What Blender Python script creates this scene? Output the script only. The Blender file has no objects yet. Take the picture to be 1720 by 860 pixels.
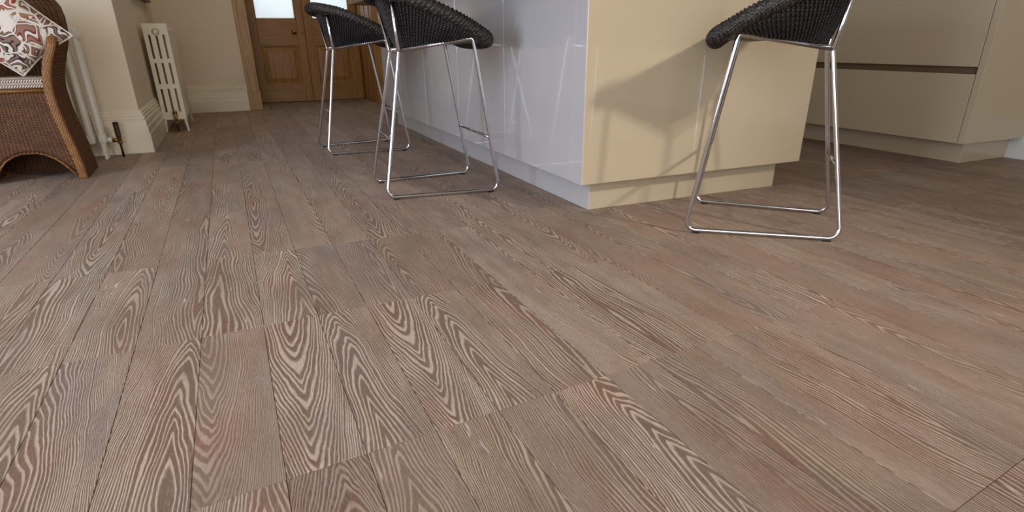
import bpy, bmesh, math, random
from mathutils import Vector, Matrix
random.seed(7)
PI = math.pi
sc = bpy.context.scene
COL = sc.collection

# ------------------------------------------------------------------ camera
yaw, pitch, roll, CAM_H, F = .409, .4174, .0122, .68, 1017.1
fwd = Vector((math.sin(yaw)*math.cos(pitch), math.cos(yaw)*math.cos(pitch), -math.sin(pitch)))
right = Vector((math.cos(yaw), -math.sin(yaw), 0))
down = fwd.cross(right)
rr = right*math.cos(roll) + down*math.sin(roll)
dd = -right*math.sin(roll) + down*math.cos(roll)
camd = bpy.data.cameras.new('camera')
cam = bpy.data.objects.new('camera', camd); COL.objects.link(cam)
camd.sensor_width = 36; camd.lens = F/1720*36
camd.shift_y = (518.1-430)/1720
camd.clip_start = .02
m = Matrix.Identity(4)
for i in range(3):
    m[i][0] = rr[i]; m[i][1] = -dd[i]; m[i][2] = -fwd[i]
m[2][3] = CAM_H
cam.matrix_world = m
sc.camera = cam

# ------------------------------------------------------------------ world, lights, exposure
w = bpy.data.worlds.new('world'); sc.world = w; w.use_nodes = True
w.node_tree.nodes['Background'].inputs[0].default_value = (.75, .87, 1, 1)
w.node_tree.nodes['Background'].inputs[1].default_value = 1.0
sc.view_settings.view_transform = 'Standard'; sc.view_settings.look = 'None'
sc.view_settings.gamma = 1; sc.view_settings.exposure = 0.0

def area(name, loc, target, sx, sy, power, color):
    l = bpy.data.lights.new(name, 'AREA'); l.shape = 'RECTANGLE'; l.size = sx; l.size_y = sy
    l.energy = power; l.color = color
    o = bpy.data.objects.new(name, l); COL.objects.link(o); o.location = loc
    d = Vector(target)-Vector(loc); o.rotation_euler = d.to_track_quat('-Z', 'Y').to_euler()
    return o
# key: warm spot over the kitchen, behind the camera to the right
sp = bpy.data.lights.new('ceiling_spot_light', 'SPOT'); sp.energy = 280; sp.color = (1, .91, .80)
sp.shadow_soft_size = .13; sp.spot_size = math.radians(58); sp.spot_blend = 1.0
spo = bpy.data.objects.new('ceiling_spot_light', sp); COL.objects.link(spo); spo.location = (3.0, -1.2, 2.36)
spo.rotation_euler = (Vector((1.0, 1.75, .45))-spo.location).to_track_quat('-Z', 'Y').to_euler()
# daylight through the two garden windows in the left wall and the glazed end wall
area('window_daylight', (-3.3, 1.6, 1.5), (0, 2.0, .9), 1.5, 1.9, 90, (.66, .79, 1))
area('garden_door_daylight', (-1.2, -2.75, 1.35), (.6, 2, .4), 3.0, 2.1, 88, (.95, .96, 1))
area('passage_fill_light', (.3, 6.2, 2.55), (.2, 6.6, 0), .5, .5, 5, (1, .88, .70))  # added fill with no visible fitting, lifts the back wall
# hall lamp beyond the glazed doors
area('hall_daylight', (1.0, 9.3, 1.7), (1.0, 8.43, 1.3), 1.6, 1.2, 26, (.93, .98, 1))

# ------------------------------------------------------------------ helpers
def link(name, me, mat=None, parent=None, smooth=False):
    o = bpy.data.objects.new(name, me); COL.objects.link(o)
    if mat is not None and len(me.materials) == 0: me.materials.append(mat)
    if parent is not None: o.parent = parent
    if smooth:
        for p in me.polygons: p.use_smooth = True
    return o
def obj(name, bm, mat=None, parent=None, smooth=False):
    bmesh.ops.recalc_face_normals(bm, faces=bm.faces)
    me = bpy.data.meshes.new(name); bm.to_mesh(me); bm.free()
    return link(name, me, mat, parent, smooth)
def autosmooth(o, ang=40):
    for p in o.data.polygons: p.use_smooth = True
    bm = bmesh.new(); bm.from_mesh(o.data)
    for e in bm.edges:
        if len(e.link_faces) == 2 and e.calc_face_angle(0) > math.radians(ang): e.smooth = False
    bm.to_mesh(o.data); bm.free()
def thing(name, label, cat, loc=(0, 0, 0), rz=0, group=None):
    o = bpy.data.objects.new(name, None); COL.objects.link(o); o.empty_display_size = .1
    o.location = loc; o.rotation_euler = (0, 0, rz); o['label'] = label; o['category'] = cat
    if group: o['group'] = group
    return o
def struct(o, label=None):
    o['kind'] = 'structure'
    if label: o['label'] = label
    return o
def box(bm, x0, x1, y0, y1, z0, z1, bevel=0, seg=2):
    vs = [bm.verts.new(p) for p in ((x0,y0,z0),(x1,y0,z0),(x1,y1,z0),(x0,y1,z0),(x0,y0,z1),(x1,y0,z1),(x1,y1,z1),(x0,y1,z1))]
    fs = [bm.faces.new([vs[i] for i in f]) for f in ((0,3,2,1),(4,5,6,7),(0,1,5,4),(1,2,6,5),(2,3,7,6),(3,0,4,7))]
    if bevel:
        es = list({e for f in fs for e in f.edges})
        bmesh.ops.bevel(bm, geom=es, offset=bevel, segments=seg, profile=.5, affect='EDGES')
def boxo(name, b, mat, parent=None, bevel=0, seg=2):
    bm = bmesh.new(); box(bm, *b, bevel=bevel, seg=seg)
    return obj(name, bm, mat, parent)
def fillet(pts, r, n=6, closed=False):
    pts = [Vector(p) for p in pts]; out = []
    N = len(pts)
    for i, p in enumerate(pts):
        if not closed and (i == 0 or i == N-1): out.append(p); continue
        a = pts[i-1]-p; b = pts[(i+1) % N]-p
        la, lb = a.length, b.length; a.normalize(); b.normalize()
        ang = a.angle(b)
        if ang > 3.1: out.append(p); continue
        t = min(r/math.tan(ang/2), la*.45, lb*.45)
        rad = t*math.tan(ang/2)
        c = p+(a+b).normalized()*(rad/math.sin(ang/2))
        s = (p+a*t)-c; e = (p+b*t)-c
        for k in range(n+1):
            out.append(c+s.normalized().slerp(e.normalized(), k/n)*rad)
    return out
def tube(bm, pts, r, n=10, closed=False, rf=None, cap=True):
    pts = [Vector(p) for p in pts]; N = len(pts)
    T = []
    for i in range(N):
        if closed: t = pts[(i+1) % N]-pts[i-1]
        else: t = pts[min(i+1, N-1)]-pts[max(i-1, 0)]
        T.append(t.normalized() if t.length > 1e-9 else Vector((0, 0, 1)))
    up = Vector((0, 0, 1)) if abs(T[0].z) < .9 else Vector((1, 0, 0))
    u = T[0].cross(up).normalized(); rings = []
    for i in range(N):
        if i:
            q = T[i-1].rotation_difference(T[i]); u = (q @ u); u = (u-T[i]*u.dot(T[i])).normalized()
        v = T[i].cross(u)
        ring = []
        for k in range(n):
            a = 2*PI*k/n
            rad = rf(i, k, r) if rf else r
            ring.append(bm.verts.new(pts[i]+(u*math.cos(a)+v*math.sin(a))*rad))
        rings.append(ring)
    M = N if closed else N-1
    for i in range(M):
        A, B = rings[i], rings[(i+1) % N]
        for k in range(n):
            bm.faces.new((A[k], A[(k+1) % n], B[(k+1) % n], B[k]))
    if not closed and cap:
        bm.faces.new(rings[0][::-1]); bm.faces.new(rings[-1])
def lathe(bm, prof, axis_o, axis_d, n=20):
    o = Vector(axis_o); d = Vector(axis_d).normalized()
    u = d.orthogonal().normalized(); v = d.cross(u); rings = []
    for r, h in prof:
        rings.append([bm.verts.new(o+d*h+(u*math.cos(2*PI*k/n)+v*math.sin(2*PI*k/n))*max(r, 1e-4)) for k in range(n)])
    for A, B in zip(rings, rings[1:]):
        for k in range(n): bm.faces.new((A[k], A[(k+1) % n], B[(k+1) % n], B[k]))
    bm.faces.new(rings[0][::-1]); bm.faces.new(rings[-1])
def loft(bm, rings, closed=False, caps=False):
    R = [[bm.verts.new(p) for p in r] for r in rings]
    n = len(R[0])
    for A, B in zip(R, R[1:]):
        for k in range(n if closed else n-1):
            bm.faces.new((A[k], A[(k+1) % n], B[(k+1) % n], B[k]))
    if caps:
        bm.faces.new(R[0][::-1]); bm.faces.new(R[-1])
    return R
def crom(P, n):
    """open Catmull-Rom through tuples"""
    P = [Vector(p) for p in P]; out = []
    for i in range(len(P)-1):
        a = P[max(i-1, 0)]; b = P[i]; c = P[i+1]; d = P[min(i+2, len(P)-1)]
        for k in range(n):
            t = k/n
            out.append(.5*((2*b)+(c-a)*t+(2*a-5*b+4*c-d)*t*t+(3*b-a-3*c+d)*t**3))
    out.append(P[-1]); return out
def interp(tab, x):
    if x <= tab[0][0]: return tab[0][1]
    for (a, va), (b, vb) in zip(tab, tab[1:]):
        if x <= b:
            t = (x-a)/(b-a); return va+(vb-va)*t
    return tab[-1][1]

# ------------------------------------------------------------------ materials
def lin(c):
    return tuple(((v/255)/12.92 if v/255 <= .04045 else ((v/255+.055)/1.055)**2.4) for v in c)+(1,)
class G:
    def __init__(s, name):
        s.m = bpy.data.materials.new(name); s.m.use_nodes = True; s.t = s.m.node_tree
        s.b = s.t.nodes['Principled BSDF']
    def n(s, ty, **kw):
        x = s.t.nodes.new(ty)
        for k, v in kw.items(): setattr(x, k, v)
        return x
    def l(s, a, b): s.t.links.new(a, b)
    def inp(s, sock, v):
        if isinstance(v, (int, float, tuple, list, Vector)): sock.default_value = v
        else: s.l(v, sock)
    def math(s, op, a, b=None, c=None, clamp=False):
        x = s.n('ShaderNodeMath', operation=op); x.use_clamp = clamp
        s.inp(x.inputs[0], a)
        if b is not None: s.inp(x.inputs[1], b)
        if c is not None: s.inp(x.inputs[2], c)
        return x.outputs[0]
    def vm(s, op, a, b=None, scale=None):
        x = s.n('ShaderNodeVectorMath', operation=op); s.inp(x.inputs[0], a)
        if b is not None: s.inp(x.inputs[1], b)
        if scale is not None: s.inp(x.inputs['Scale'], scale)
        return x.outputs[0]
    def noise(s, vec, scale, detail=2, rough=.5, dist=0):
        x = s.n('ShaderNodeTexNoise'); s.l(vec, x.inputs['Vector'])
        x.inputs['Scale'].default_value = scale; x.inputs['Detail'].default_value = detail
        x.inputs['Roughness'].default_value = rough; x.inputs['Distortion'].default_value = dist
        return x.outputs['Fac']
    def ramp(s, f, stops, interp='LINEAR'):
        x = s.n('ShaderNodeValToRGB'); x.color_ramp.interpolation = interp
        e = x.color_ramp.elements
        while len(e) < len(stops): e.new(.5)
        for el, (p, c) in zip(e, stops):
            el.position = p; el.color = c if len(c) == 4 else (*c, 1)
        s.l(f, x.inputs[0]); return x.outputs[0]
    def mr(s, f, a, b, c=0, d=1, smooth=False):
        x = s.n('ShaderNodeMapRange'); x.clamp = True
        if smooth: x.interpolation_type = 'SMOOTHSTEP'
        s.inp(x.inputs['Value'], f)
        for k, v in zip(('From Min', 'From Max', 'To Min', 'To Max'), (a, b, c, d)): s.inp(x.inputs[k], v)
        return x.outputs[0]
    def mix(s, f, a, b, blend='MIX'):
        x = s.n('ShaderNodeMix', data_type='RGBA', blend_type=blend)
        s.inp(x.inputs[0], f); s.inp(x.inputs[6], a); s.inp(x.inputs[7], b); return x.outputs[2]
    def bump(s, h, strength, dist=.001):
        x = s.n('ShaderNodeBump'); x.inputs['Strength'].default_value = strength; x.inputs['Distance'].default_value = dist
        s.l(h, x.inputs['Height']); s.l(x.outputs[0], s.b.inputs['Normal'])
    def comb(s, x, y, z):
        c = s.n('ShaderNodeCombineXYZ')
        for i, v in enumerate((x, y, z)): s.inp(c.inputs[i], v)
        return c.outputs[0]
    def sep(s, v):
        x = s.n('ShaderNodeSeparateXYZ'); s.l(v, x.inputs[0]); return x.outputs
    def obj(s): return s.n('ShaderNodeTexCoord').outputs['Object']
def simple(name, col, rough=.5, metal=0, coat=0, bump=None, var=.04, nscale=6, spec=None):
    g = G(name); o = g.obj()
    f = g.noise(o, nscale, 3)
    c = lin(col)
    a = tuple(min(1, v*(1+var)) for v in c[:3])+(1,); b = tuple(v*(1-var) for v in c[:3])+(1,)
    g.l(g.mix(f, a, b), g.b.inputs['Base Color'])
    g.b.inputs['Roughness'].default_value = rough; g.b.inputs['Metallic'].default_value = metal
    g.b.inputs['Coat Weight'].default_value = coat; g.b.inputs['Coat Roughness'].default_value = .04
    if spec is not None: g.b.inputs['Specular IOR Level'].default_value = spec
    if bump: g.bump(g.noise(o, bump[0], 3), bump[1], bump[2] if len(bump) > 2 else .001)
    return g.m

def plank_material():
    g = G('limed_oak_floor')
    lp = g.n('ShaderNodeAttribute', attribute_name='lp').outputs['Vector']
    sd = g.n('ShaderNodeAttribute', attribute_name='sd').outputs['Vector']
    sd2 = g.n('ShaderNodeAttribute', attribute_name='sd2').outputs['Vector']
    X, Y, _ = g.sep(lp); sx, sy, sz = g.sep(sd); tx, ty, tz = g.sep(sd2)
    off = g.vm('SCALE', sd, scale=53.0)
    def nz(kx, ky, detail, add, rough=.5, dist=0):
        v = g.vm('ADD', g.comb(g.math('MULTIPLY', X, kx), g.math('MULTIPLY', Y, ky), add), off)
        return g.noise(v, 1.0, detail, rough, dist)
    n1 = g.math('SUBTRACT', nz(7, 2.0, 2, 0), .5)
    n2 = g.math('SUBTRACT', nz(18, 4.5, 2, 11), .5)
    n3 = g.math('SUBTRACT', nz(60, 22, 2, 23), .5)
    # distance from the log's heart
    ox = g.mr(sx, 0, 1, -.085, .085); oy = g.mr(sy, 0, 1, -.42, .42); tilt = g.mr(sz, 0, 1, .045, .15)
    u = g.math('ADD', g.math('SUBTRACT', X, ox), g.math('MULTIPLY', n1, .075))
    b = g.math('MULTIPLY', g.math('SUBTRACT', Y, oy), tilt)
    b = g.math('ADD', b, g.math('MULTIPLY', n1, .012))
    PW = 1.4
    ua = g.math('POWER', g.math('ADD', g.math('ABSOLUTE', u), .001), PW); ba = g.math('POWER', g.math('ADD', g.math('ABSOLUTE', b), .001), PW)
    R = g.math('POWER', g.math('ADD', ua, ba), 1/PW)
    R = g.math('ADD', R, g.math('MULTIPLY', n2, .012))
    R = g.math('ADD', R, g.math('MULTIPLY', n3, .0028))
    freq = g.mr(tx, 0, 1, 110, 160)
    wide = g.mr(R, 0, .06, .17, 0)
    R = g.math('MULTIPLY', R, g.math('ADD', g.math('MULTIPLY', R, 6.0), .45))
    Fv = g.math('MULTIPLY', R, freq)
    # uneven growth: modulate spacing along the radius
    rm = g.noise(g.vm('ADD', g.comb(g.math('MULTIPLY', R, 45), 0, 0), off), 1, 1)
    Fv = g.math('ADD', Fv, g.math('MULTIPLY', rm, 2.2))
    fr = g.math('FRACT', Fv)
    wn = nz(26, 5, 3, 41)
    lo = g.math('ADD', g.mr(wn, .3, .7, .38, .68), wide)
    rise = g.mr(fr, g.math('SUBTRACT', lo, .14), g.math('ADD', lo, .12), 0, 1, smooth=True)
    fall = g.mr(fr, .88, 1.0, 1, 0, smooth=True)
    line = g.math('MULTIPLY', rise, fall)
    # liming patchiness
    pat = g.mr(nz(9, 3.2, 3, 61), .30, .55, .45, 1.0)
    brk = g.mr(nz(260, 60, 2, 71), .3, .55, .65, 1)
    lamt = g.math('MULTIPLY', g.math('MULTIPLY', line, pat), brk)
    lamt = g.math('MULTIPLY', lamt, g.mr(ty, 0, 1, .55, 1.05))
    # base colour
    taupe = lin((131, 105, 90)); pink = lin((141, 103, 87)); grey = lin((130, 112, 103)); tan = lin((138, 115, 98))
    pf = g.mr(nz(7, 3.0, 2, 83), .48, .64, 0, 1, smooth=True)
    gf = g.mr(nz(6, 1.5, 2, 97), .50, .66, 0, 1, smooth=True)
    base = g.mix(tz, taupe, tan)
    base = g.mix(g.math('MULTIPLY', pf, .65), base, pink)
    base = g.mix(g.math('MULTIPLY', gf, .75), base, grey)
    fib = nz(420, 14, 3, 103, .6)
    fam = g.mr(fib, .3, .7, .84, 1.14)
    big = g.mr(nz(4, 2.2, 2, 113), .3, .7, .90, 1.10)
    tone = g.math('MULTIPLY', g.math('MULTIPLY', fam, big), g.mr(tx, 0, 1, .86, 1.06))
    base = g.mix(1.0, base, g.comb(tone, tone, tone), 'MULTIPLY')
    lime = g.mix(g.mr(nz(8, 3, 1, 121), .4, .6), lin((208, 187, 164)), lin((204, 186, 170)))
    col = g.mix(g.math('MULTIPLY', lamt, .95), base, lime)
    # fine limed pores everywhere
    pore = g.mr(nz(420, 60, 3, 131, .65), .50, .66, 0, .42)
    col = g.mix(pore, col, lin((172, 154, 138)))
    # rare white streaks of filler
    st = g.mr(nz(60, 7, 2, 141), .735, .775, 0, .8)
    col = g.mix(st, col, lin((205, 196, 196)))
    # knots
    kn = g.mr(nz(16, 11, 1, 151), .76, .85, 0, .35)
    col = g.mix(kn, col, lin((96, 76, 64)))
    g.l(col, g.b.inputs['Base Color'])
    g.l(g.mr(lamt, 0, 1, .54, .64), g.b.inputs['Roughness'])
    g.b.inputs['Specular IOR Level'].default_value = .22
    g.bump(g.math('SUBTRACT', fib, g.math('MULTIPLY', lamt, .8)), .35, .0006)
    return g.m

def oak_material(name='waxed_oak', c1=(188, 138, 74), c2=(150, 106, 52), axis='Z', scale=1.0, rough=.42):
    g = G(name); o = g.obj()
    X, Y, Z = g.sep(o)
    if axis == 'Z': v = g.comb(g.math('MULTIPLY', X, 34*scale), g.math('MULTIPLY', Y, 34*scale), g.math('MULTIPLY', Z, 2.2*scale))
    elif axis == 'X': v = g.comb(g.math('MULTIPLY', X, 2.2*scale), g.math('MULTIPLY', Y, 34*scale), g.math('MULTIPLY', Z, 34*scale))
    else: v = g.comb(g.math('MULTIPLY', X, 34*scale), g.math('MULTIPLY', Y, 2.2*scale), g.math('MULTIPLY', Z, 34*scale))
    n = g.noise(v, 1, 4, .6, .8)
    n2 = g.noise(v, 5, 3, .6)
    n3 = g.noise(o, 3.2, 2)
    c = g.ramp(n, [(.3, lin(c2)), (.68, lin(c1))])
    c = g.mix(g.mr(n2, .45, .7, 0, .35), c, lin(tuple(int(k*.7) for k in c2)))
    c = g.mix(g.mr(n3, .4, .7, 0, .4), c, lin(tuple(int(k*.86) for k in c1)))
    g.l(c, g.b.inputs['Base Color']); g.b.inputs['Roughness'].default_value = rough
    g.bump(n2, .15, .0006); return g.m

def wicker_material(name, dark, mid, light, kz, ka, rough=.45):
    g = G(name); o = g.obj(); X, Y, Z = g.sep(o)
    a = g.math('ADD', X, g.math('MULTIPLY', Y, .83))
    w1 = g.math('SINE', g.math('MULTIPLY', Z, kz)); w2 = g.math('SINE', g.math('MULTIPLY', a, ka))
    wv = g.math('ADD', g.math('MULTIPLY', g.math('MULTIPLY', w1, w2), .5), .5)
    n = g.noise(o, 90, 3); n2 = g.noise(o, 14, 2)
    f = g.math('MULTIPLY', g.math('ADD', wv, n), .5)
    c = g.ramp(f, [(.25, lin(dark)), (.55, lin(mid)), (.85, lin(light))])
    c = g.mix(g.mr(n2, .35, .7, 0, .45), c, lin(dark))
    g.l(c, g.b.inputs['Base Color']); g.b.inputs['Roughness'].default_value = rough
    g.bump(wv, .8, .002); return g.m

def kuba_material():
    """woven tribal maze print: bands following warped contours, colour blocks per cell"""
    g = G('maze_print_cotton'); o = g.obj(); X, Y, Z = g.sep(o)
    p = g.comb(X, Z, 0)
    cells = g.n('ShaderNodeTexVoronoi', feature='F1'); cells.distance = 'CHEBYCHEV'
    g.l(p, cells.inputs['Vector']); cells.inputs['Scale'].default_value = 10; cells.inputs['Randomness'].default_value = .75
    edge = g.n('ShaderNodeTexVoronoi', feature='DISTANCE_TO_EDGE')
    g.l(p, edge.inputs['Vector']); edge.inputs['Scale'].default_value = 10; edge.inputs['Randomness'].default_value = .75
    cr, cg, cb = g.sep(cells.outputs['Color'])
    n = g.noise(g.vm('ADD', p, g.vm('SCALE', cells.outputs['Color'], scale=3.0)), 11, 1, .4)
    rings = g.math('SINE', g.math('MULTIPLY', g.math('ADD', cells.outputs['Distance'], g.math('MULTIPLY', n, 2.6)), 20))
    band = g.mr(rings, -.55, -.3, 0, 1)
    gap = g.mr(edge.outputs['Distance'], .02, .04, 0, 1)
    pal = g.ramp(cr, [(0, lin((112, 50, 44))), (.2, lin((58, 44, 46))), (.38, lin((150, 60, 50))), (.54, lin((140, 98, 40))), (.72, lin((80, 62, 60))), (.86, lin((104, 62, 40)))], 'CONSTANT')
    core = g.mr(rings, .55, .75, 0, .55)
    pal2 = g.mix(core, pal, lin((176, 140, 118)))
    c = g.mix(g.math('MULTIPLY', band, gap), lin((224, 214, 200)), pal2)
    g.l(c, g.b.inputs['Base Color']); g.b.inputs['Roughness'].default_value = .85
    wv = g.noise(o, 300, 2); g.bump(wv, .5, .0008); return g.m

M = {}
M['floor'] = plank_material()
M['screed'] = simple('floor_screed', (70, 60, 54), .9)
M['wall'] = simple('magnolia_wall_paint', (222, 206, 179), .62, var=.02, nscale=3, bump=(60, .06))
M['skirting'] = simple('cream_skirting_gloss', (228, 215, 190), .38, var=.02)
M['white_skirting'] = simple('white_skirting_gloss', (226, 226, 222), .35, var=.02)
M['ceiling'] = simple('ceiling_paint', (236, 232, 222), .9)
M['gloss_cream'] = simple('cream_gloss_lacquer', (202, 186, 158), .22, coat=.9, var=.012, nscale=3)
M['gloss_daylight_tint'] = simple('daylight_tinted_lacquer', (206, 202, 202), .16, coat=.9, var=.012, nscale=3)  # cream lacquer recoloured paler to carry the bluish daylight of the left faces
M['gap'] = simple('shadow_gap', (60, 48, 34), .8)
M['groove'] = simple('bronze_handle_rail', (128, 108, 84), .45, metal=.3)
M['chrome'] = simple('polished_chrome', (205, 205, 210), .12, metal=1, var=.01)
M['glide'] = simple('black_plastic', (22, 20, 20), .5)
M['rad'] = simple('cream_radiator_enamel', (230, 218, 190), .38, var=.02)
M['rad_white'] = simple('off_white_radiator_enamel', (234, 230, 218), .36, var=.02)
M['brass'] = simple('aged_brass', (150, 118, 62), .3, metal=1, var=.15, nscale=40)
M['bronze'] = simple('dark_bronze', (66, 50, 34), .35, metal=.7, var=.2, nscale=60)
M['oak'] = oak_material()
M['oak_h'] = oak_material('waxed_oak_rail', axis='X')
M['oak_light'] = oak_material('pale_oak_architrave', (198, 154, 94), (160, 116, 64), rough=.38)
M['oak_top'] = oak_material('oiled_oak_worktop', (158, 122, 78), (120, 86, 50), axis='Y')
M['dark_wood'] = oak_material('dark_stained_wood', (88, 54, 34), (50, 28, 18), axis='Y')
M['rattan'] = wicker_material('brown_loom_wicker', (50, 28, 12), (96, 57, 24), (156, 102, 48), 520, 430, .62)
M['rattan_edge'] = wicker_material('honey_braided_edge', (92, 54, 20), (146, 96, 42), (194, 142, 76), 300, 520)
M['black_rattan'] = wicker_material('black_kubu_weave', (16, 15, 17), (36, 34, 36), (84, 79, 80), 700, 300, .36)
M['black_rim'] = wicker_material('charcoal_rope_rim', (24, 21, 19), (52, 46, 41), (104, 95, 87), 500, 400, .42)
M['kuba'] = kuba_material()
M['seat_pad'] = simple('oatmeal_cushion_cloth', (196, 182, 160), .9, bump=(300, .6))
M['braid_backing'] = simple('taupe_border_cloth', (120, 96, 76), .9)  # darker strip behind the white braid
M['braid'] = simple('white_rope_braid', (222, 210, 196), .85, bump=(400, .5))
g = G('frosted_door_glass')
t = g.n('ShaderNodeBsdfTranslucent'); t.inputs[0].default_value = (.95, .97, .97, 1)
mx = g.n('ShaderNodeMixShader'); mx.inputs[0].default_value = .35
g.b.inputs['Base Color'].default_value = (.8, .84, .84, 1); g.b.inputs['Roughness'].default_value = .25
g.l(t.outputs[0], mx.inputs[1]); g.l(g.b.outputs[0], mx.inputs[2])
g.l(mx.outputs[0], g.t.nodes['Material Output'].inputs['Surface']); M['frosted'] = g.m

# ------------------------------------------------------------------ room shell
XW_R = 4.245           # right wall face
Y_BR, X_BR = 4.93, -.59  # chimney breast front and side
Y_BK = 7.62            # back wall face
struct(boxo('wall_breast', (-3.5, X_BR, Y_BR, 7.9, 0, 2.6), M['wall']))
bm = bmesh.new()
box(bm, X_BR, .17, Y_BK, 8.55, 0, 2.6); box(bm, 1.70, XW_R, Y_BK, 8.55, 0, 2.6); box(bm, .17, 1.70, Y_BK, 8.55, 2.08, 2.6)
struct(obj('wall_back', bm, M['wall']))
struct(boxo('wall_right', (XW_R, XW_R+.15, -3.0, 8.55, 0, 2.6), M['wall']))
bm = bmesh.new()
box(bm, -3.65, -3.5, -3.0, .6, 0, 2.6); box(bm, -3.65, -3.5, 2.7, 5.2, 0, 2.6)
box(bm, -3.65, -3.5, .6, 2.7, 0, .5); box(bm, -3.65, -3.5, .6, 2.7, 2.45, 2.6)
struct(obj('wall_left', bm, M['wall']))
bm = bmesh.new()
box(bm, -3.65, -2.8, -3.15, -3.0, 0, 2.6); box(bm, .4, XW_R+.15, -3.15, -3.0, 0, 2.6); box(bm, -2.8, .4, -3.15, -3.0, 2.45, 2.6)
struct(obj('wall_front', bm, M['wall']))
struct(boxo('ceiling', (-3.65, XW_R+.15, -3.15, 8.55, 2.6, 2.7), M['ceiling']))
for nm, b in (('window_1', [(-3.62, -3.55, .6, .66, .5, 2.45), (-3.62, -3.55, 2.64, 2.7, .5, 2.45), (-3.62, -3.55, 1.62, 1.68, .5, 2.45), (-3.62, -3.55, .6, 2.7, .5, .56), (-3.62, -3.55, .6, 2.7, 2.39, 2.45)]),
              ('door_2', [(-2.8, -2.74, -3.12, -3.05, 0, 2.45), (.34, .4, -3.12, -3.05, 0, 2.45), (-1.23, -1.17, -3.12, -3.05, 0, 2.45), (-2.8, .4, -3.12, -3.05, 2.39, 2.45)])):
    bm = bmesh.new()
    for q in b: box(bm, *q)
    struct(obj(nm, bm, M['white_skirting']))

# skirting boards with moulded profile, mitred
PROF = [(0, 0), (.040, 0), (.040, .118), (.035, .126), (.035, .163), (.030, .170), (.030, .205), (.023, .213), (.026, .222), (.026, .230),
        (.018, .236), (.021, .243), (.021, .250), (.012, .257), (.014, .265), (.006, .275), (0, .275)]
def skirting(name, path, mat, ends=(0, 0), h=1.0):
    """path: two wall points; ends: +1/-1 run on (outer mitre)/cut back (inner mitre); wall normal is to the right of the path"""
    a, b = Vector(path[0]), Vector(path[1]); d = (b-a).normalized(); nrm = Vector((d.y, -d.x))
    R = []
    for p, s, e in ((a, -1, ends[0]), (b, 1, ends[1])):
        R.append([Vector((*(p+nrm*o+d*s*e*o), z*h)) for o, z in PROF])
    bm = bmesh.new(); loft(bm, R, closed=True, caps=True)
    return struct(obj(name, bm, mat))
skirting('baseboard_left', [(-3.5, Y_BR), (X_BR-.0, Y_BR)], M['skirting'], (0, 1))
def skirt_rev(name, a, b, mat, ends, h=1.0):
    return skirting(name, [a, b], mat, ends, h)
# recess side wall faces +x: path must run so that its right-hand normal is +x  (direction +y -> normal (1,0))
skirt_rev('baseboard_recess', (X_BR, Y_BR), (X_BR, Y_BK), M['skirting'], (1, -1))
# back wall faces -y: direction +x -> normal (0,-1)
skirt_rev('baseboard_back', (X_BR, Y_BK), (.172, Y_BK), M['skirting'], (-1, 0), .96)
# right wall faces -x: direction -y -> normal (-1,0)
skirt_rev('baseboard_right', (XW_R, 5.9), (XW_R, -3.0), M['white_skirting'], (0, 0), .8)

# ------------------------------------------------------------------ floor of separate planks
floor = struct(boxo('floor', (-3.5, XW_R, -3.0, 8.55, -.05, -.014), M['screed']))
ROWS = [(-3.0, .2), (-2.34, .2), (-1.70, .2), (-1.05, .2), (-.39, .17), (.27, .14), (.915, .108), (1.583, .045), (2.225, 0), (2.88, -.05), (3.54, -.05), (4.2, -.04), (4.86, -.03), (5.52, -.02),
        (6.18, 0), (6.84, 0), (7.5, 0), (8.16, 0), (8.6, 0)]
edges = []
x = -.0265
while x > -3.5: edges.append(x); x -= .1484
edges.append(-3.5); edges = edges[::-1]
x = .113
while x < XW_R: edges.append(x); x += .1345
edges.append(XW_R)
FORCE = {6: [(-.2, .65, 1), (.65, .785, 0), (.785, 1.46, 1), (-.8, -.2, 0), (1.46, 1.6, 0)],
         7: [(-.48, .65, 1), (.65, .785, 0), (.785, 1.09, 1), (-.62, -.48, 0), (1.09, 1.46, 0)],
         8: [(-.78, -.32, 1), (-.32, -.173, 0), (-.173, .71, 1)],
         9: [(-.48, -.03, 1), (-.8, -.48, 0)], 5: [(.92, 1.2, 1), (-.9, .92, 0)]}
def has_joint(ri, xc, rnd):
    if ri in (0, len(ROWS)-1): return True
    for a, b, v in FORCE.get(ri, []):
        if a <= xc <= b: return bool(v)
    return rnd < .66
def project(p):
    d = Vector(p)-Vector((0, 0, CAM_H)); z = d.dot(fwd)
    if z < .05: return None
    return 860+F*d.dot(rr)/z, 518.1+F*d.dot(dd)/z, z
planks = []
for ci in range(len(edges)-1):
    x0, x1 = edges[ci], edges[ci+1]; xc = (x0+x1)/2; last = 0
    for ri in range(1, len(ROWS)):
        rnd = random.random()
        if has_joint(ri, xc, rnd) or ri-last >= 3:
            planks.append((x0, x1, last, ri)); last = ri
def plank_visible_area(x0, x1, r0, r1):
    pts = []
    ya = ROWS[r0][0]; yb = ROWS[r1][0]; n = 12; a = 0
    for i in range(n):
        y = ya+(yb-ya)*(i+.5)/n; q = project(((x0+x1)/2, y, 0))
        if q and -60 < q[0] < 1780 and 100 < q[1] < 900: a += 1/q[2]**3
    # hidden under cupboards or behind walls
    xc = (x0+x1)/2
    if xc < X_BR and ya > 4.8: a = 0
    if 1.35 < xc < 2.5 and ya > 2.3 and yb < 7.4: a *= .01
    if xc > 2.5 and ya > 4.4: a = 0
    if xc > 3.8 and ya > 2.1: a = 0
    return a
planks.sort(key=lambda p: -plank_visible_area(*p))
HERO = [(-.02, .11, 6, (.46, 1.0, .8), (.3, .95, .2)), (.25, .38, 6, (.46, 1.0, .8), (.35, .95, .2)),
        (.115, .24, 6, (.35, .02, .55), (.6, .9, .4)), (.385, .51, 6, (.35, .02, .55), (.6, .9, .4))]
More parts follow.
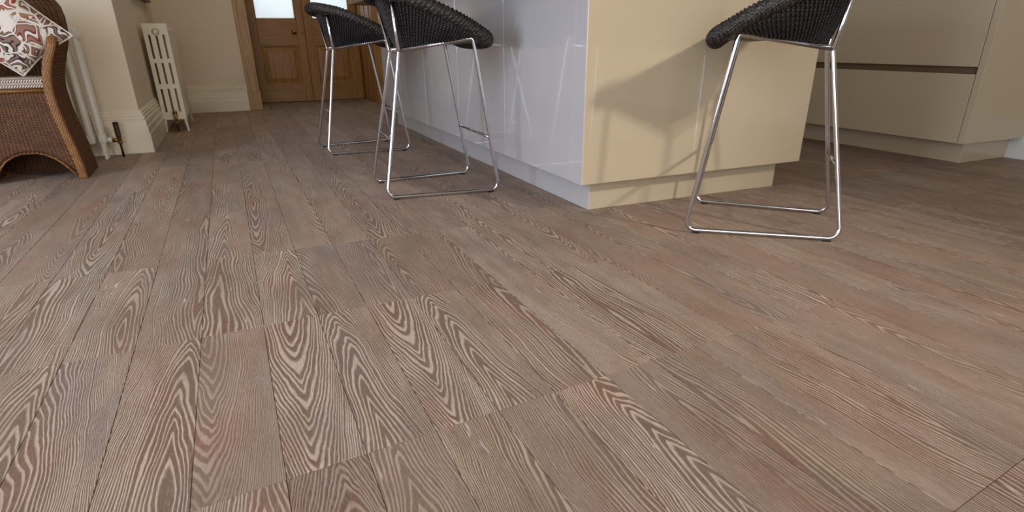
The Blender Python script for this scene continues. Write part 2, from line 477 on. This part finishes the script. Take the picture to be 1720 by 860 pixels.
def plank_geo(V, Fc, LP, SD, SD2, p, origin=None):
    x0, x1, r0, r1 = p; g = .0005
    x0 += g; x1 -= g
    ya, ka = ROWS[r0]; yb, kb = ROWS[r1]
    c = [(x0, ya+ka*x0+g), (x1, ya+ka*x1+g), (x1, yb+kb*x1-g), (x0, yb+kb*x0-g)]
    cx = (x0+x1)/2; cy = sum(q[1] for q in c)/4
    c = [(q[0], min(q[1], 8.6)) for q in c]
    dz = random.uniform(-.0004, .0004)
    s1 = (random.random(), random.random(), random.random()); s2 = (random.random(), random.random(), random.random())
    for xa, xb, row, q1, q2 in HERO:
        if xa <= cx <= xb and r0 == row: s1, s2 = q1, q2
    b = .0009; base = len(V)
    ring = []
    for (ins, z) in ((0, -.014), (0, -b+dz), (b, dz)):
        for k, (qx, qy) in enumerate(c):
            ix = ins if k in (0, 3) else -ins; iy = ins if k in (0, 1) else -ins
            V.append((qx+ix-(origin[0] if origin else 0), qy+iy-(origin[1] if origin else 0), z))
            LP.append((qx-cx, qy-cy, 0)); SD.append(s1); SD2.append(s2)
    for L in (0, 4):
        for k in range(4):
            Fc.append((base+L+k, base+L+(k+1) % 4, base+L+4+(k+1) % 4, base+L+4+k))
    Fc.append((base+8, base+9, base+10, base+11))
    return cx, cy
def plank_mesh(ps, single):
    V, Fc, LP, SD, SD2 = [], [], [], [], []
    org = None
    if single:
        x0, x1, r0, r1 = ps[0]; org = ((x0+x1)/2, (ROWS[r0][0]+ROWS[r1][0])/2)
    for p in ps: plank_geo(V, Fc, LP, SD, SD2, p, org)
    me = bpy.data.meshes.new('plank'); me.from_pydata(V, [], Fc)
    for nm, dat in (('lp', LP), ('sd', SD), ('sd2', SD2)):
        a = me.attributes.new(nm, 'FLOAT_VECTOR', 'POINT'); a.data.foreach_set('vector', [v for t in dat for v in t])
    me.materials.append(M['floor']); me.update()
    return me, org
for p in planks[:298]:
    me, org = plank_mesh([p], True)
    o = link('plank', me, None, floor); o.location = (org[0], org[1], 0)
me, _ = plank_mesh(planks[298:], False)
o = link('far_planks', me, None, floor); o['kind'] = 'stuff'

# ------------------------------------------------------------------ doors at the end of the passage
YD = 8.43
bm = bmesh.new()
def casing(bm, x0, x1, y, z0, z1, side):
    box(bm, x0, x1, y, Y_BK+.01, z0, z1, .003, 1)
    s = 1 if side > 0 else -1
    a = x0 if s > 0 else x1
    box(bm, min(a, a+s*.03), max(a, a+s*.03), y-.014, y+.002, z0, z1, .005, 2)
    b = x1 if s > 0 else x0
    box(bm, min(b, b-s*.022), max(b, b-s*.022), y-.006, y+.002, z0, z1, .002, 1)
casing(bm, .172, .292, 7.595, 0, 2.2, 1)
box(bm, .165, .299, 7.575, 7.62, 0, .20, .004, 1)
struct(obj('trim_1', bm, M['oak_light']), 'oak architrave left of the glazed double doors')
bm = bmesh.new()
casing(bm, 1.60, 1.72, 7.595, 0, 2.2, -1); box(bm, 1.593, 1.727, 7.575, 7.62, 0, .20, .004, 1)
struct(obj('trim_2', bm, M['oak_light']), 'oak architrave right of the glazed double doors')
bm = bmesh.new(); casing(bm, .172, 1.72, 7.597, 2.08, 2.2, 1)
struct(obj('trim_3', bm, M['oak_light']), 'oak architrave over the glazed double doors')
bm = bmesh.new()
box(bm, .17, .292, Y_BK, 8.5, 0, 2.08); box(bm, 1.60, 1.70, Y_BK, 8.5, 0, 2.08); box(bm, .29, 1.6, Y_BK, 8.5, 2.04, 2.08)
for y0 in (7.70, 7.96, 8.22):
    box(bm, 1.592, 1.602, y0, y0+.035, 0, 2.04, .003, 1)
box(bm, 1.57, 1.602, 8.475, 8.5, 0, 2.04); box(bm, .29, .33, 8.475, 8.5, 0, 2.04); box(bm, .29, 1.6, 8.475, 8.5, 0, .035); box(bm, .93, .972, 8.475, 8.49, 0, 2.04)
struct(obj('trim_4', bm, M['oak']), 'oak panelled door lining')
def door(name, x0, x1, knob_x, label):
    d = bpy.data.objects.new(name, None); COL.objects.link(d); d.location = (x0, YD, 0); struct(d, label)
    X = lambda v: v-x0
    ya, yb = 0, .042
    sw = .098
    def p(nm, b, mat, bev=.003): return boxo(nm, b, mat, d, bev, 1)
    W = x1-x0
    g0, g1 = sw, W-.085 if knob_x else W-.085
    p('stile', (0.002, sw, ya, yb, .004, 2.035), M['oak']); p('stile', (g1, W-.0003, ya, yb, .004, 2.035), M['oak'])
    p('rail', (sw, g1, ya, yb, .004, .20), M['oak_h']); p('rail', (sw, g1, ya, yb, .655, .935), M['oak_h']); p('rail', (sw, g1, ya, yb, 1.93, 2.03), M['oak_h'])
    mid = (sw+g1)/2
    # raised and fielded panel with a moulded frame
    bm = bmesh.new()
    zz0, zz1 = .20, .655
    rings = []
    for ins, y in ((0, .004), (.012, .004), (.018, .016), (.03, .020), (.075, .008), (.08, .006)):
        rings.append([(sw+ins, y, zz0+ins), (g1-ins, y, zz0+ins), (g1-ins, y, zz1-ins), (sw+ins, y, zz1-ins)])
    R = loft(bm, rings, closed=True); bm.faces.new(R[-1])
    obj('panel', bm, M['oak'], d)
    bm = bmesh.new()
    for zb, zt in ((.935, 1.93),):
        box(bm, sw, sw+.012, .004, .03, zb, zt); box(bm, g1-.012, g1, .004, .03, zb, zt); box(bm, sw, g1, .004, .03, zb, zb+.012); box(bm, sw, g1, .004, .03, zt-.012, zt)
    obj('glazing_bead', bm, M['oak'], d)
    p('pane', (sw+.004, g1-.004, .018, .024, .94, 1.925), M['frosted'], 0)
    if knob_x:
        bm = bmesh.new()
        lathe(bm, [(.026, 0), (.026, .005), (.010, .009), (.009, .026), (.019, .034), (.026, .046), (.025, .058), (.014, .066), (.001, .068)], (X(knob_x), 0, .795), (0, -1, 0), 20)
        obj('knob', bm, M['brass'], d, True)
        bm = bmesh.new(); lathe(bm, [(.011, 0), (.011, .004), (.004, .005)], (X(knob_x)+.095, 0, .782), (0, -1, 0), 14)
        obj('keyhole_cover', bm, M['brass'], d, True)
    return d
door('door_1', .312, .9505, .822, 'left leaf of the oak double doors with round brass knob')
door('door_3', .9515, 1.590, None, 'right leaf of the oak double doors, without a knob')

# ------------------------------------------------------------------ kitchen island
isl = thing('kitchen_island', 'large gloss island cupboard with cream end panel and doors tinted pale as if daylit, behind the stools', 'kitchen island', (1.84, 3.9, 0))
def wbox(name, b, mat, par, bev=.0015, seg=1):
    L = par.location
    return boxo(name, (b[0]-L.x, b[1]-L.x, b[2]-L.y, b[3]-L.y, b[4], b[5]), mat, par, bev, seg)
IX0, IX1, IY0, IY1 = 1.25, 2.45, 2.152, 5.66
wbox('plinth', (1.338, 2.39, 2.234, 5.62, 0, .128), M['gloss_cream'], isl)
wbox('plinth_daylight_face', (1.3355, 1.3385, 2.236, 5.62, 0, .1275), M['gloss_daylight_tint'], isl, 0)  # thin added sheet, daylight tint over the plinth's left side
wbox('carcass', (IX0+.022, IX1-.022, 2.20, IY1-.004, .131, .915), M['gap'], isl, 0)
wbox('end_panel', (IX0+.0025, IX1, IY0, 2.234, .131, .915), M['gloss_cream'], isl, .002, 2)
wbox('panel_daylight_edge', (IX0, IX0+.003, IY0+.001, 2.234, .131, .915), M['gloss_daylight_tint'], isl, 0)  # thin added sheet that colours the end panel's left edge as daylit
ys = [2.236, 2.945, 3.655, 4.365, 5.075, 5.66]
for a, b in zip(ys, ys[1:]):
    o = wbox('door', (IX0, IX0+.02, a+.0018, b-.0018, .131, .912), M['gloss_daylight_tint'], isl)  # left-facing doors with the cool daylight put into their colour
for a, b in zip(ys, ys[1:]):
    wbox('back_panel', (IX1-.02, IX1, a+.0018, b-.0018, .131, .912), M['gloss_cream'], isl)
wt = boxo('worktop', (1.003, 2.50, 2.10, 5.62, .953, .995), M['oak_top'], None, .003, 2)
wt['label'] = 'oiled oak worktop overhanging the island above the farthest stool'; wt['category'] = 'worktop'
wbox('top_rail', (IX0+.02, IX1-.02, 2.17, IY1-.02, .915, .953), M['gap'], isl, 0)

# ------------------------------------------------------------------ drawer run on the right
cab = thing('drawer_cabinet', 'long cream gloss drawer cabinet standing against the right wall', 'cabinet', (3.95, 3.8, 0))
wbox('plinth', (3.785, 4.235, 2.205, 5.6, 0, .122), M['gloss_cream'], cab)
wbox('carcass', (3.70, 4.235, 2.17, 5.6, .124, .90), M['groove'], cab, 0)
wbox('end_panel', (3.67, 4.238, 2.142, 2.180, .122, .90), M['gloss_cream'], cab, .002, 2)
for a, b in ((2.184, 3.55), (3.555, 5.0)):
    wbox('drawer_front', (3.67, 3.692, a, b, .122, .483), M['gloss_cream'], cab, .002, 2)
    wbox('drawer_front', (3.67, 3.692, a, b, .520, .897), M['gloss_cream'], cab, .002, 2)
wtt = boxo('worktop', (3.645, 4.235, 2.12, 5.6, .90, .94), M['oak_top'], None, .003, 2)
wtt['label'] = 'oiled oak worktop on the drawer cabinet by the right wall'; wtt['category'] = 'worktop'

# ------------------------------------------------------------------ bar stools
def make_stool():
    t = thing('bar_stool', 'x', 'bar stool')
    L, wk, wr, sb, wb, zb, sf, wf, zf = .54, .194, .237, .127, .10, .637, .432, .238, .690
    r = .0082
    for s in (-1, 1):
        path = [(.098, s*.171, .850), (sb, s*wb, zb), (0, s*wk, r+.004), (L, s*wr, r+.004), (sf, s*wf, zf), (sb, s*wb, zb+.004)]
        pts = fillet(path[:2]+[path[2]], .02, 5)[:-1]+fillet(path[1:5], .034, 7)[1:-1]+fillet(path[3:], .011, 5)[1:]
        # soft bend only at the seat corner
        bm = bmesh.new(); tube(bm, pts, r, 12); obj('side_frame', bm, M['chrome'], t, True)
    def bar(nm, a, b, rad=r*.92):
        bm = bmesh.new(); tube(bm, [a, b], rad, 10); return obj(nm, bm, M['chrome'], t, True)
    bar('seat_rail', (sb, -wb, zb), (sb, wb, zb)); bar('seat_rail', (sf, -wf, zf-.004), (sf, wf, zf-.004))
    def onleg(z, s0, s1, w0, w1, z1): k = z/z1; return s0+(s1-s0)*k, w0+(w1-w0)*k
    s_, w_ = onleg(.265, 0, sb, wk, wb, zb); bar('footrest', (s_, -w_, .265), (s_, w_, .265), .0065)
    s_, w_ = onleg(.262, L, sf, wr, wf, zf); bar('footrest', (s_, -w_, .262), (s_, w_, .262), .0065)
    for s in (-1, 1):
        for q in (.08, .92):
            bm = bmesh.new(); y = s*(wk+(wr-wk)*q); box(bm, L*q-.014, L*q+.014, y-.008, y+.008, 0, .0075, .002, 1); obj('glide', bm, M['glide'], t)
    # ---- rim loop (right half listed from back centre to front centre)
    half = crom([(.036, 0, .876), (.045, .10, .874), (.085, .185, .863), (.16, .235, .845), (.26, .255, .808), (.36, .262, .765), (.43, .262, .728), (.485, .250, .694), (.508, .20, .678), (.512, .10, .672), (.512, 0, .671)], 7)
    loop = half+[Vector((p.x, -p.y, p.z)) for p in half[::-1][1:-1]]
    bm = bmesh.new(); N = len(loop)
    # wrapped roll: resample finely, surface ribs spiral round
    fine = []
    for i in range(N):
        a, b = loop[i], loop[(i+1) % N]
        for k in range(4): fine.append(a.lerp(b, k/4))
    def rf(i, k, r0): return r0*(1+.11*math.sin(2*PI*(i/5.0)+k*2*PI/16*3)+.03*math.sin(i*1.9+k))
    tube(bm, fine, .0275, 16, closed=True, rf=rf)
    obj('rim', bm, M['black_rim'], t, True)
    # ---- bucket
    bhalf = crom([(.146, 0, .652), (.149, .045, .652), (.160, .078, .653), (.19, .112, .657), (.25, .152, .665), (.33, .195, .676), (.40, .222, .688), (.455, .232, .690), (.485, .19, .672), (.492, .10, .668), (.492, 0, .667)], 7)
    bl = bhalf+[Vector((p.x, -p.y, p.z)) for p in bhalf[::-1][1:-1]]
    bm = bmesh.new()
    rim_loop = loop
    loop = [p+(Vector((.31, 0, p.z))-p).normalized()*(.030*max(0, min(1, (.30-p.x)/.14)))-Vector((0, 0, .008)) for p in rim_loop]
    def shell(off, levels=8):
        R = []
        for j in range(levels+1):
            k = j/levels; ring = []
            for i in range(N):
                p = bl[i].lerp(loop[i], k); out = Vector((p.x-.30, p.y, 0)).normalized()
                bulge = .016*math.sin(PI*k)*max(0, min(1, (p.x-.15)/.12)); ring.append(p+out*(bulge+off))
            R.append(ring)
        return R
    R = shell(0); Q = loft(bm, R, closed=True); bm.faces.new(Q[0])
    R = shell(-.012); Q = loft(bm, R, closed=True); bm.faces.new(Q[0])
    obj('woven_bucket', bm, M['black_rattan'], t, True)
    # stakes: bumpy woven cords from frame to rim
    bm = bmesh.new(); tot = [0]
    for i in range(N): tot.append(tot[-1]+(bl[i].lerp(loop[i], .5)-bl[(i+1) % N].lerp(loop[(i+1) % N], .5)).length)
    Ln = tot[-1]; cnt = int(Ln/.0135)
    for c in range(cnt):
        d = Ln*c/cnt; i = max(k for k in range(N) if tot[k] <= d); f = (d-tot[i])/(tot[i+1]-tot[i])
        a0 = bl[i].lerp(bl[(i+1) % N], f); a1 = loop[i].lerp(loop[(i+1) % N], f)
        if (a1-a0).length < .03: continue
        n = max(5, int((a1-a0).length/.006)); pts = []
        for k in range(n+1):
            q = k/n; p = a0.lerp(a1, q); out = Vector((p.x-.30, p.y, 0)).normalized()
            pts.append(p+out*(.016*math.sin(PI*q)*max(0, min(1, (p.x-.15)/.12))+.002))
        tube(bm, pts, .0056, 6, rf=lambda i_, k_, r0, c=c: r0*(1+.32*math.sin(i_*PI+c*PI)), cap=False)
    o = obj('woven_cords', bm, M['black_rattan'], t, True); o['kind'] = 'stuff'
    # seat pad weave inside
    bm = bmesh.new(); inner = [p.lerp(Vector((.31, 0, .655)), .06)+Vector((0, 0, .006)) for p in bl]
    low = [p.lerp(Vector((.31, 0, .655)), .5)+Vector((0, 0, .002)) for p in bl]
    Q = loft(bm, [inner, low], closed=True); bm.faces.new(Q[-1]); obj('seat', bm, M['black_rattan'], t, True)
    return t
def copy_tree(o, parent=None):
    c = o.copy(); COL.objects.link(c); c.parent = parent
    for ch in list(o.children): copy_tree(ch, c)
    return c
st0 = make_stool()
SPOTS = [((.592, 2.991), -.038, 'black woven bar stool on chrome sled legs at the daylight-tinted island doors, nearer the camera'),
         ((.508, 4.362), .032, 'farthest black woven bar stool, standing nearest the oak double doors'),
         ((2.05, 1.586), 2.38, 'black woven bar stool turned to the cream end panel of the island')]
for i, ((x, y), a, lb) in enumerate(SPOTS):
    o = st0 if i == 0 else copy_tree(st0)
    # local +x is the sitting direction, the model's right-hand side is local -y
    o.location = (x, y, 0); o.rotation_euler = (0, 0, a); o['label'] = lb; o['group'] = 'black woven bar stools'

# ------------------------------------------------------------------ column radiators
def radiator(name, label, loc, rz, nsec, ncol, mat, L=.06, H=.80, r=.0125, foot=.0, boss=True, valve_h=None):
    """sections stacked along local +x from x=0; columns spread along local y"""
    t = thing(name, label, 'radiator', loc, rz)
    pitch = .0505; depth = (ncol-1)*pitch
    def section():
        bm = bmesh.new()
        for c in range(ncol):
            y = c*pitch-depth/2
            tube(bm, [(0, y, .115), (0, y, .16), (0, y, H-.09), (0, y, H-.045)], r, 10)
        for z, h in ((H-.055, .032), (.125, .03)):   # headers
            n = 16; y0 = -depth/2-r; y1 = depth/2+r
            box(bm, -.021, .021, y0, y1, z-h, z+h, .011, 3)
        if ncol > 2:
            for z in (.350, .555):
                box(bm, -.010, .010, -depth/2, depth/2, z-.013, z+.013, .006, 2)
        return bm
    first = None
    for k in range(nsec):
        if first is None:
            first = obj('section', section(), mat, t, True); o = first
        else:
            o = first.copy(); COL.objects.link(o); o.parent = t
        o.location = (k*L+.03, 0, 0)
    for k in (0, nsec-1):
        for s in (-1, 1):
            bm = bmesh.new(); y = s*(depth/2)
            R = []
            for z, hw, hy, dy in ((.13, .012, .013, 0), (.08, .010, .011, .002*s), (.03, .007, .008, .006*s), (.008, .008, .008, .008*s), (0, .009, .009, .008*s)):
                R.append([(-hw, y+dy-hy, z), (hw, y+dy-hy, z), (hw, y+dy+hy, z), (-hw, y+dy+hy, z)])
            loft(bm, R, closed=True, caps=True); o = obj('foot', bm, mat, t); o.location = (k*L+.03, 0, 0)
    for x, s in ((0.012, -1), ((nsec-1)*L+.048, 1)):
        bm = bmesh.new(); lathe(bm, [(.030, -.004), (.030, .004), (.026, .008), (.022, .008), (.020, .014), (.012, .018), (.001, .019)], (x, 0, H-.062), (s, 0, 0), 20)
        obj('end_cap', bm, mat, t, True)
    return t
# radiator in the recess: sections run away from the camera along +y, end face looks at the camera
rb = radiator('column_radiator', 'cream four-column radiator in the recess beside the door passage', (-.468, 6.00, 0), PI/2, 14, 4, M['rad'], .06, .832)
# flat cast end plate with its slots (near section seen end on)
bm = bmesh.new()
def plate(bm, x):
    hw = .0505*1.5+.0125; cols = [(-.0505, ), (0, ), (.0505, )]
    zs = [(.16, .345), (.38, .54), (.572, .752)]
    ys_ = [-hw, -.0505-.008, -.0505+.008, -.008, .008, .0505-.008, .0505+.008, hw]
    zz = [.10]+[v for p in zs for v in p]+[.832-.0]
    for i in range(7):
        for j in range(len(zz)-1):
            slot = (i % 2 == 1) and (j % 2 == 1)
            if slot: continue
            box(bm, x-.012, x+.012, ys_[i], ys_[i+1], zz[j], zz[j+1])
    bmesh.ops.remove_doubles(bm, verts=bm.verts, dist=1e-5)
plate(bm, .016)
obj('end_plate', bm, M['rad'], rb)
ra = radiator('column_radiator', 'off-white slim radiator against the chimney breast behind the wicker chair', (-.782, 4.765, 0), PI, 13, 2, M['rad_white'], .0615, .80, .0165)
def rad_valve(name, label, x, y, tail_to, z0=.105, head=.115, hm=None):
    t = thing(name, label, 'valve', (x, y, 0))
    bm = bmesh.new(); tube(bm, [(0, 0, 0), (0, 0, z0)], .0075, 10); obj('pipe', bm, M['bronze'], t, True)
    bm = bmesh.new(); lathe(bm, [(.012, -.02), (.016, -.015), (.016, -.004), (.012, 0), (.014, .004), (.016, .014), (.012, .02)], (0, 0, z0), (0, 0, 1), 14)
    d = Vector(tail_to)-Vector((x, y, z0)); d.z = 0
    tube(bm, [(0, 0, z0+.002), (d.x*.35, d.y*.35, z0+.004)], .011, 12); tube(bm, [(d.x*.35, d.y*.35, z0+.004), (d.x*.6, d.y*.6, z0+.006)], .015, 6)
    obj('body', bm, M['brass'], t)
    bm = bmesh.new(); tube(bm, [(d.x*.6, d.y*.6, z0+.006), (d.x, d.y, z0+.008)], .017, 12); obj('union', bm, M['rad_white'], t, True)
    bm = bmesh.new()
    def rf(i, k, r0): return r0*(1.0 if k % 2 else .88)
    tube(bm, [(0, 0, z0+.018), (0, 0, z0+.026), (0, 0, z0+.05), (0, 0, z0+.085), (0, 0, z0+head)], .0165, 20, rf=lambda i, k, r0: r0*(.72 if i == 0 else (1.0 if k % 4 < 2 else .86)))
    obj('head', bm, hm or M['bronze'], t)
    bm = bmesh.new(); lathe(bm, [(.0175, z0+head-.012), (.0175, z0+head-.004), (.010, z0+head+.003)], (0, 0, 0), (0, 0, 1), 16); obj('cap', bm, M['bronze'], t, True)
    return t
rad_valve('radiator_valve', 'dark bronze thermostatic valve on the radiator beside the wicker chair', -.722, 4.775, (-.79, 4.775, .13))
rad_valve('radiator_valve', 'small brass valve under the end of the cream recess radiator', -.458, 5.975, (-.458, 6.01, .13), .085, .075, M['brass'])

# dark wooden ledge on the recess wall
sh = thing('wall_ledge', 'dark brown wooden ledge on the recess wall above the radiator', 'shelf', (-.59, 6.6, 0))
wbox('shelf_board', (-.59, -.545, 6.0, 7.22, 1.036, 1.062), M['dark_wood'], sh, .005, 2)
wbox('back_strip', (-.59, -.575, 6.02, 7.20, 1.062, 1.10), M['dark_wood'], sh, .002, 1)

# ------------------------------------------------------------------ wicker armchair
CX, CY0, CY1 = -1.05, 4.05, 4.44
ch = thing('wicker_armchair', 'brown woven wicker armchair with flared sides beside the white radiator', 'armchair', (CX, CY0, 0))
HT = [(0, .237), (.06, .234), (.13, .227), (.26, .208), (.36, .196), (.46, .192), (.53, .204), (.60, .225), (.66, .252), (.70, .266)]
hs = lambda z: interp(HT, z)
zs_ = [i*.70/24 for i in range(25)]
D = CY1-CY0
for s in (-1, 1):
    bm = bmesh.new(); R = []
    ny = 80
    for z in zs_:
        outer = []; inner = []
        for k in range(ny+1):
            y = .02+(D-.03)*k/ny; rib = .0022*abs(math.sin(PI*k*1.0/1.0*.5*2)) if False else .0025*(k % 2)
            rib = .004*abs(math.sin(PI*k/4)); dep = y*.04
            outer.append((s*(hs(z)-dep*.5+rib), y, z)); inner.append((s*(hs(z)-dep*.5-.022), y, z))
        R.append(outer+inner[::-1])
    loft(bm, R, closed=True, caps=True); obj('side_panel', bm, M['rattan'], ch)
    # braided front post that scrolls over at the arm and runs back
    path = [(s*(hs(z)-.020), .0, z) for z in zs_[:-1]]
    bm = bmesh.new(); R = []
    P = crom([(s*(hs(z)-.018), .012, z) for z in [0, .06, .13, .2, .27, .34, .41, .48, .54, .60, .65]]+[(s*.246, .022, .690), (s*.246, .06, .712), (s*.246, .14, .716), (s*.246, .25, .722), (s*.244, .36, .735)], 4)
    for i, p in enumerate(P):
        a = P[max(i-1, 0)]; b = P[min(i+1, len(P)-1)]; T = (b-a).normalized()
        side = Vector((1, 0, 0)); side = (side-T*side.dot(T)).normalized(); nn = T.cross(side)
        ring = []
        for k in range(16):
            an = 2*PI*k/16; cx_ = math.cos(an); sy_ = math.sin(an)
            ex = .022*math.copysign(abs(cx_)**.7, cx_); ey = .014*math.copysign(abs(sy_)**.7, sy_)
            bump = 1+.05*math.sin(i*2.1+k*1.57)
            ring.append(p+side*ex*bump+nn*ey*bump)
        R.append(ring)
    loft(bm, R, closed=True, caps=True); obj('braided_edge', bm, M['rattan_edge'], ch, True)
# front apron with arched lower edge and upright cords
_a = [(0, .153), (.037, .152), (.073, .140), (.109, .119), (.14, .088), (.171, .045), (.196, .010)]
ARCH = [(-x, z) for x, z in _a[::-1]]+_a[1:]
arch = lambda x: interp(ARCH, x)
bm = bmesh.new(); R = []
nx = 132
for i in range(nx+1):
    u = -1+2*i/nx; col = []
    nzz = 14
    x0_ = u*.196
    zb_ = arch(x0_)
    rib = -.0045*abs(math.sin(PI*i/6))
    for k in range(nzz+1):
        z = zb_+(.462-zb_)*k/nzz; xw = u*(hs(z)-.020)
        bulge = .012*math.sin(PI*(z/.47))
        col.append((xw, .022+rib-bulge*.3, z))
    back = [(p[0], .045, p[2]) for p in col[::-1]]
    R.append(col+back)
loft(bm, R, closed=True, caps=True); obj('front_panel', bm, M['rattan'], ch, True)
bm = bmesh.new(); tube(bm, [(x_*1.0, .022, z_) for x_, z_ in ARCH], .006, 8); obj('lower_edging', bm, M['rattan_edge'], ch, True)
bm = bmesh.new(); tube(bm, [(-.182, .018, .466), (.182, .018, .466)], .010, 8); obj('seat_rail', bm, M['rattan_edge'], ch, True)
# back panel
BK = [(0, .225), (.2, .205), (.45, .185), (.60, .215), (.70, .252), (.78, .268), (.84, .266), (.88, .256), (.92, .225), (.95, .175), (.968, .11), (.975, .03)]
bm = bmesh.new(); R = []
nzz = 40
for k in range(nzz+1):
    z = .975*(k/nzz) if k < 30 else .731+(.975-.731)*math.sin((k-30)/10*PI/2)
    hb = interp(BK, z); lean = .10*max(0, z-.55)
    n2_ = 88; f_, b_ = [], []
    for i in range(n2_+1):
        u = -1+2*i/n2_; rib = .004*abs(math.sin(PI*i/4))
        yy = D-.03+lean*1.0-.05*(abs(u)**3)
        f_.append((u*hb, yy-rib, z)); b_.append((u*hb, yy+.024, z))
    R.append(f_+b_[::-1])
loft(bm, R, closed=True, caps=True); obj('back_panel', bm, M['rattan'], ch)
bm = bmesh.new(); pts = []
for s, seq in ((-1, BK[3:]), (1, BK[3:][::-1])):
    for z, hb in seq: pts.append((s*hb, D-.03+.10*max(0, z-.55)-.035*(hb/.25)**3+.01, z))
tube(bm, crom(pts, 3), .013, 8, rf=lambda i, k, r0: r0*(1+.08*math.sin(i*2.2+k))); obj('top_edging', bm, M['rattan'], ch, True)

def soft_box(bm, x0, x1, y0, y1, z0, z1, puff):
    box(bm, x0, x1, y0, y1, z0, z1, .018, 3)
cu = thing('seat_cushion', 'oatmeal seat cushion with white braid edging on the wicker chair', 'cushion', (CX, CY0, 0))
bm = bmesh.new(); soft_box(bm, -.172, .172, .012, .34, .474, .528, 0); o = obj('pad', bm, M['seat_pad'], cu); autosmooth(o)
bm = bmesh.new()
for row in range(3):
    for i in range(29):
        x0_ = -.168+i*.0118; z0_ = .481+row*.0135
        d_ = .0125 if row % 2 == 0 else -.0125
        z1_ = z0_ if d_ > 0 else z0_+.0125
        tube(bm, [(x0_, .010, z1_), (x0_+.006, .003, z1_+d_*.5), (x0_+.011, .010, z1_+d_)], .0036, 5)
bq = bmesh.new(); box(bq, -.171, .171, .008, .02, .478, .524); obj('border', bq, M['braid_backing'], cu)
o = obj('braid_trim', bm, M['braid'], cu, True); o['kind'] = 'stuff'

# scatter cushion: outline corners in its own plane, puffed
pc = Vector((-1.0, 4.165, .781))
cor = [Vector((.285, 0, -.055)), Vector((.02, 0, -.245)), Vector((-.30, 0, -.02)), Vector((-.03, 0, .27))]
pil = thing('scatter_cushion', 'square cushion in red, brown and mustard maze print, propped in the wicker chair', 'cushion', tuple(pc))
n = 26; Rf, Rb = [], []
bm = bmesh.new()
def pillow_pt(i, j, side):
    u, v = i/n, j/n
    # pinch edges inwards between the corners
    uu = u; vv = v
    p = (cor[0]*(1-uu)*(1-vv)+cor[1]*uu*(1-vv)+cor[2]*uu*vv+cor[3]*(1-uu)*vv)
    eu = 4*u*(1-u); ev = 4*v*(1-v)
    c0 = Vector((-.006, 0, -.012)); k = .10*((1-ev)*eu+(1-eu)*ev)*(1 if True else 0)
    p = p.lerp(c0, k*.75)
    th = .078*(eu**.42)*(ev**.42)
    return Vector((p.x, side*th+.10*(p.z)*1.0+.004*math.sin(9*u+5*v), p.z))
G1 = [[bm.verts.new(pillow_pt(i, j, -1)) for j in range(n+1)] for i in range(n+1)]
G2 = [[(G1[i][j] if i in (0, n) or j in (0, n) else bm.verts.new(pillow_pt(i, j, 1))) for j in range(n+1)] for i in range(n+1)]
for i in range(n):
    for j in range(n):
        bm.faces.new((G1[i][j], G1[i+1][j], G1[i+1][j+1], G1[i][j+1])); bm.faces.new((G2[i][j], G2[i][j+1], G2[i+1][j+1], G2[i+1][j]))
edge_pts = [pillow_pt(i, 0, -1) for i in range(n)]+[pillow_pt(n, j, -1) for j in range(n)]+[pillow_pt(n-i, n, -1) for i in range(n)]+[pillow_pt(0, n-j, -1) for j in range(n)]
obj('cover', bm, M['kuba'], pil, True)
bm = bmesh.new(); tube(bm, edge_pts, .0045, 6, closed=True, rf=lambda i, k, r0: r0*(1+.25*(i % 2))); obj('piping', bm, M['braid'], pil, True)
